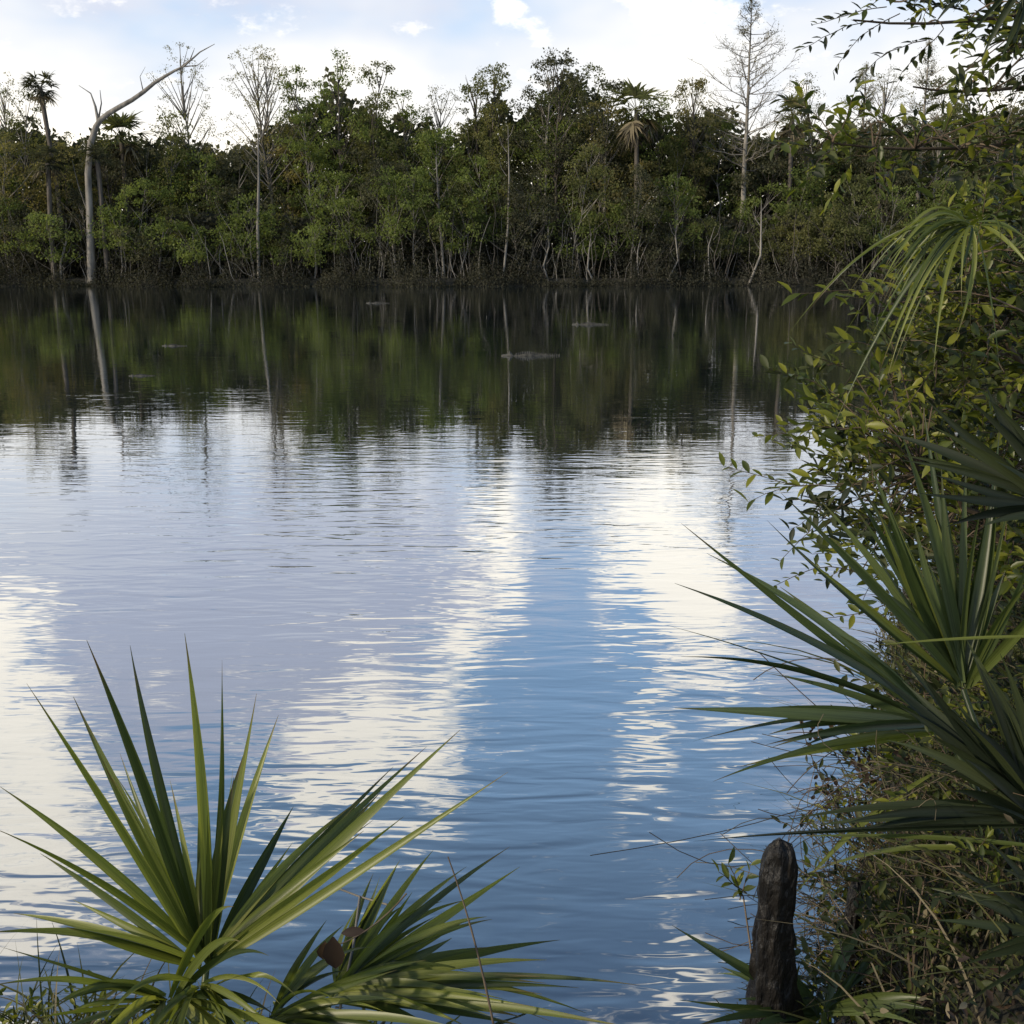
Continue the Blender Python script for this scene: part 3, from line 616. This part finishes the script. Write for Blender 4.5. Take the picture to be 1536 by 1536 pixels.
tc=N(nt,'ShaderNodeTexCoord')
def wnoise(scale,detail,rough=.55,off=0):
    mp=N(nt,'ShaderNodeMapping'); mp.inputs['Scale'].default_value=(scale,scale,scale*2.0); mp.inputs['Location'].default_value=(off,off*.7,0); L.new(tc.outputs['Generated'],mp.inputs[0])
    n=N(nt,'ShaderNodeTexNoise'); n.inputs['Scale'].default_value=1; n.inputs['Detail'].default_value=detail; n.inputs['Roughness'].default_value=rough; L.new(mp.outputs[0],n.inputs[0]); return n
sx=N(nt,'ShaderNodeSeparateXYZ'); L.new(tc.outputs['Generated'],sx.inputs[0])
nd=wnoise(9,3); sc_=N(nt,'ShaderNodeSeparateColor'); L.new(nd.outputs['Color'],sc_.inputs[0])
az=mathn(nt,'ARCTAN2',sx.outputs[0],sx.outputs[1]); el=mathn(nt,'ARCSINE',sx.outputs[2])
azd=mathn(nt,'ADD',az,mathn(nt,'MULTIPLY',mathn(nt,'SUBTRACT',sc_.outputs[0],.5),.12))
eld=mathn(nt,'ADD',el,mathn(nt,'MULTIPLY',mathn(nt,'SUBTRACT',sc_.outputs[1],.5),.09))
def sky_at(u,v):
    r=ray(u,v); r=r/np.linalg.norm(r); return math.atan2(r[0],r[1]), abs(math.asin(r[2]))
def blobs(lst):
    acc=None
    for (u,v,ru,rv,s) in lst:
        a,e=sky_at(u,v); a2,_=sky_at(u+ru,v); _,e2=sky_at(u,v+rv); _,e0=sky_at(u,v-rv)
        ia=1/abs(a2-a); ie=2/abs(e2-e0)
        dx=mathn(nt,'MULTIPLY_ADD',azd,ia,-a*ia); dy=mathn(nt,'MULTIPLY_ADD',eld,ie,-e*ie)
        q=mathn(nt,'MULTIPLY_ADD',dx,dx,mathn(nt,'MULTIPLY',dy,dy))
        g=mathn(nt,'POWER',.42,q)
        acc=mathn(nt,'MULTIPLY',g,s) if acc is None else mathn(nt,'MULTIPLY_ADD',g,s,acc)
    return acc
bright=blobs([(20,980,90,130,.8),(50,1250,130,180,.9),(740,820,45,100,.95),(700,960,42,60,.7),(600,1065,100,42,.85),(500,1125,88,65,.95),(475,1205,58,50,.8),(630,1150,62,80,.85),
   (990,800,90,100,.95),(1060,900,88,60,.85),(1120,1010,58,45,.7),(985,1125,48,35,.85),(1085,1265,48,32,.8),(1040,1480,48,45,.8),(-300,1100,200,300,.9),(1700,900,200,250,.8)])
gray=blobs([(380,880,330,130,1.1),(120,830,260,90,.8),(590,830,150,110,.8),(330,1040,230,80,.7),(60,1350,200,200,.6),(1100,850,200,180,.5),(1300,1000,200,150,.5)])
n1=wnoise(16,5,.62,3.1).outputs[0]; n2=wnoise(7,3,.5,8.3).outputs[0]
def sstep(x,a,b):
    m=N(nt,'ShaderNodeMapRange'); m.interpolation_type='SMOOTHSTEP'; m.inputs[1].default_value=a; m.inputs[2].default_value=b; L.new(x,m.inputs[0]); return m.outputs[0]
nn_=mathn(nt,'MULTIPLY_ADD',n1,2.2,-1.1)
bm=sstep(mathn(nt,'ADD',mathn(nt,'ADD',bright,nn_),mathn(nt,'MULTIPLY_ADD',n2,.6,-.3)),.25,.8)
gm_=sstep(mathn(nt,'ADD',gray,mathn(nt,'MULTIPLY',mathn(nt,'SUBTRACT',n1,.5),.9)),.1,.8)
eln=mathn(nt,'ADD',el,mathn(nt,'MULTIPLY',mathn(nt,'SUBTRACT',n2,.5),.20))
veil=mathn(nt,'SUBTRACT',1.0,sstep(eln,.17,.30))
veil2=mathn(nt,'SUBTRACT',1.0,sstep(el,.25,.8))
glow=mathn(nt,'SUBTRACT',1.0,sstep(eln,.04,.23))
def bgn(c,s):
    b=N(nt,'ShaderNodeBackground'); b.inputs[0].default_value=(*c,1); b.inputs[1].default_value=s; return b.outputs[0]
def mixs(f,a,b):
    m=N(nt,'ShaderNodeMixShader'); L.new(f,m.inputs[0]); L.new(a,m.inputs[1]); L.new(b,m.inputs[2]); return m.outputs[0]
s=mixs(mathn(nt,'MULTIPLY',veil2,.65),b1.outputs[0],bgn((.40,.66,1),1.2))
s=mixs(mathn(nt,'MULTIPLY',gm_,.85),s,bgn((.70,.73,.88),.98))
s=mixs(mathn(nt,'MULTIPLY',veil,.92),s,bgn((.86,.90,.98),1.0))
s=mixs(mathn(nt,'MULTIPLY',glow,.85),s,bgn((1,.92,.77),1.5))
s=mixs(mathn(nt,'MULTIPLY',bm,.92),s,bgn((1,.93,.80),1.75))
o=N(nt,'ShaderNodeOutputWorld'); L.new(s,o.inputs[0])
print('polys',sum(len(m.polygons) for m in bpy.data.meshes),'objs',len(bpy.data.objects))
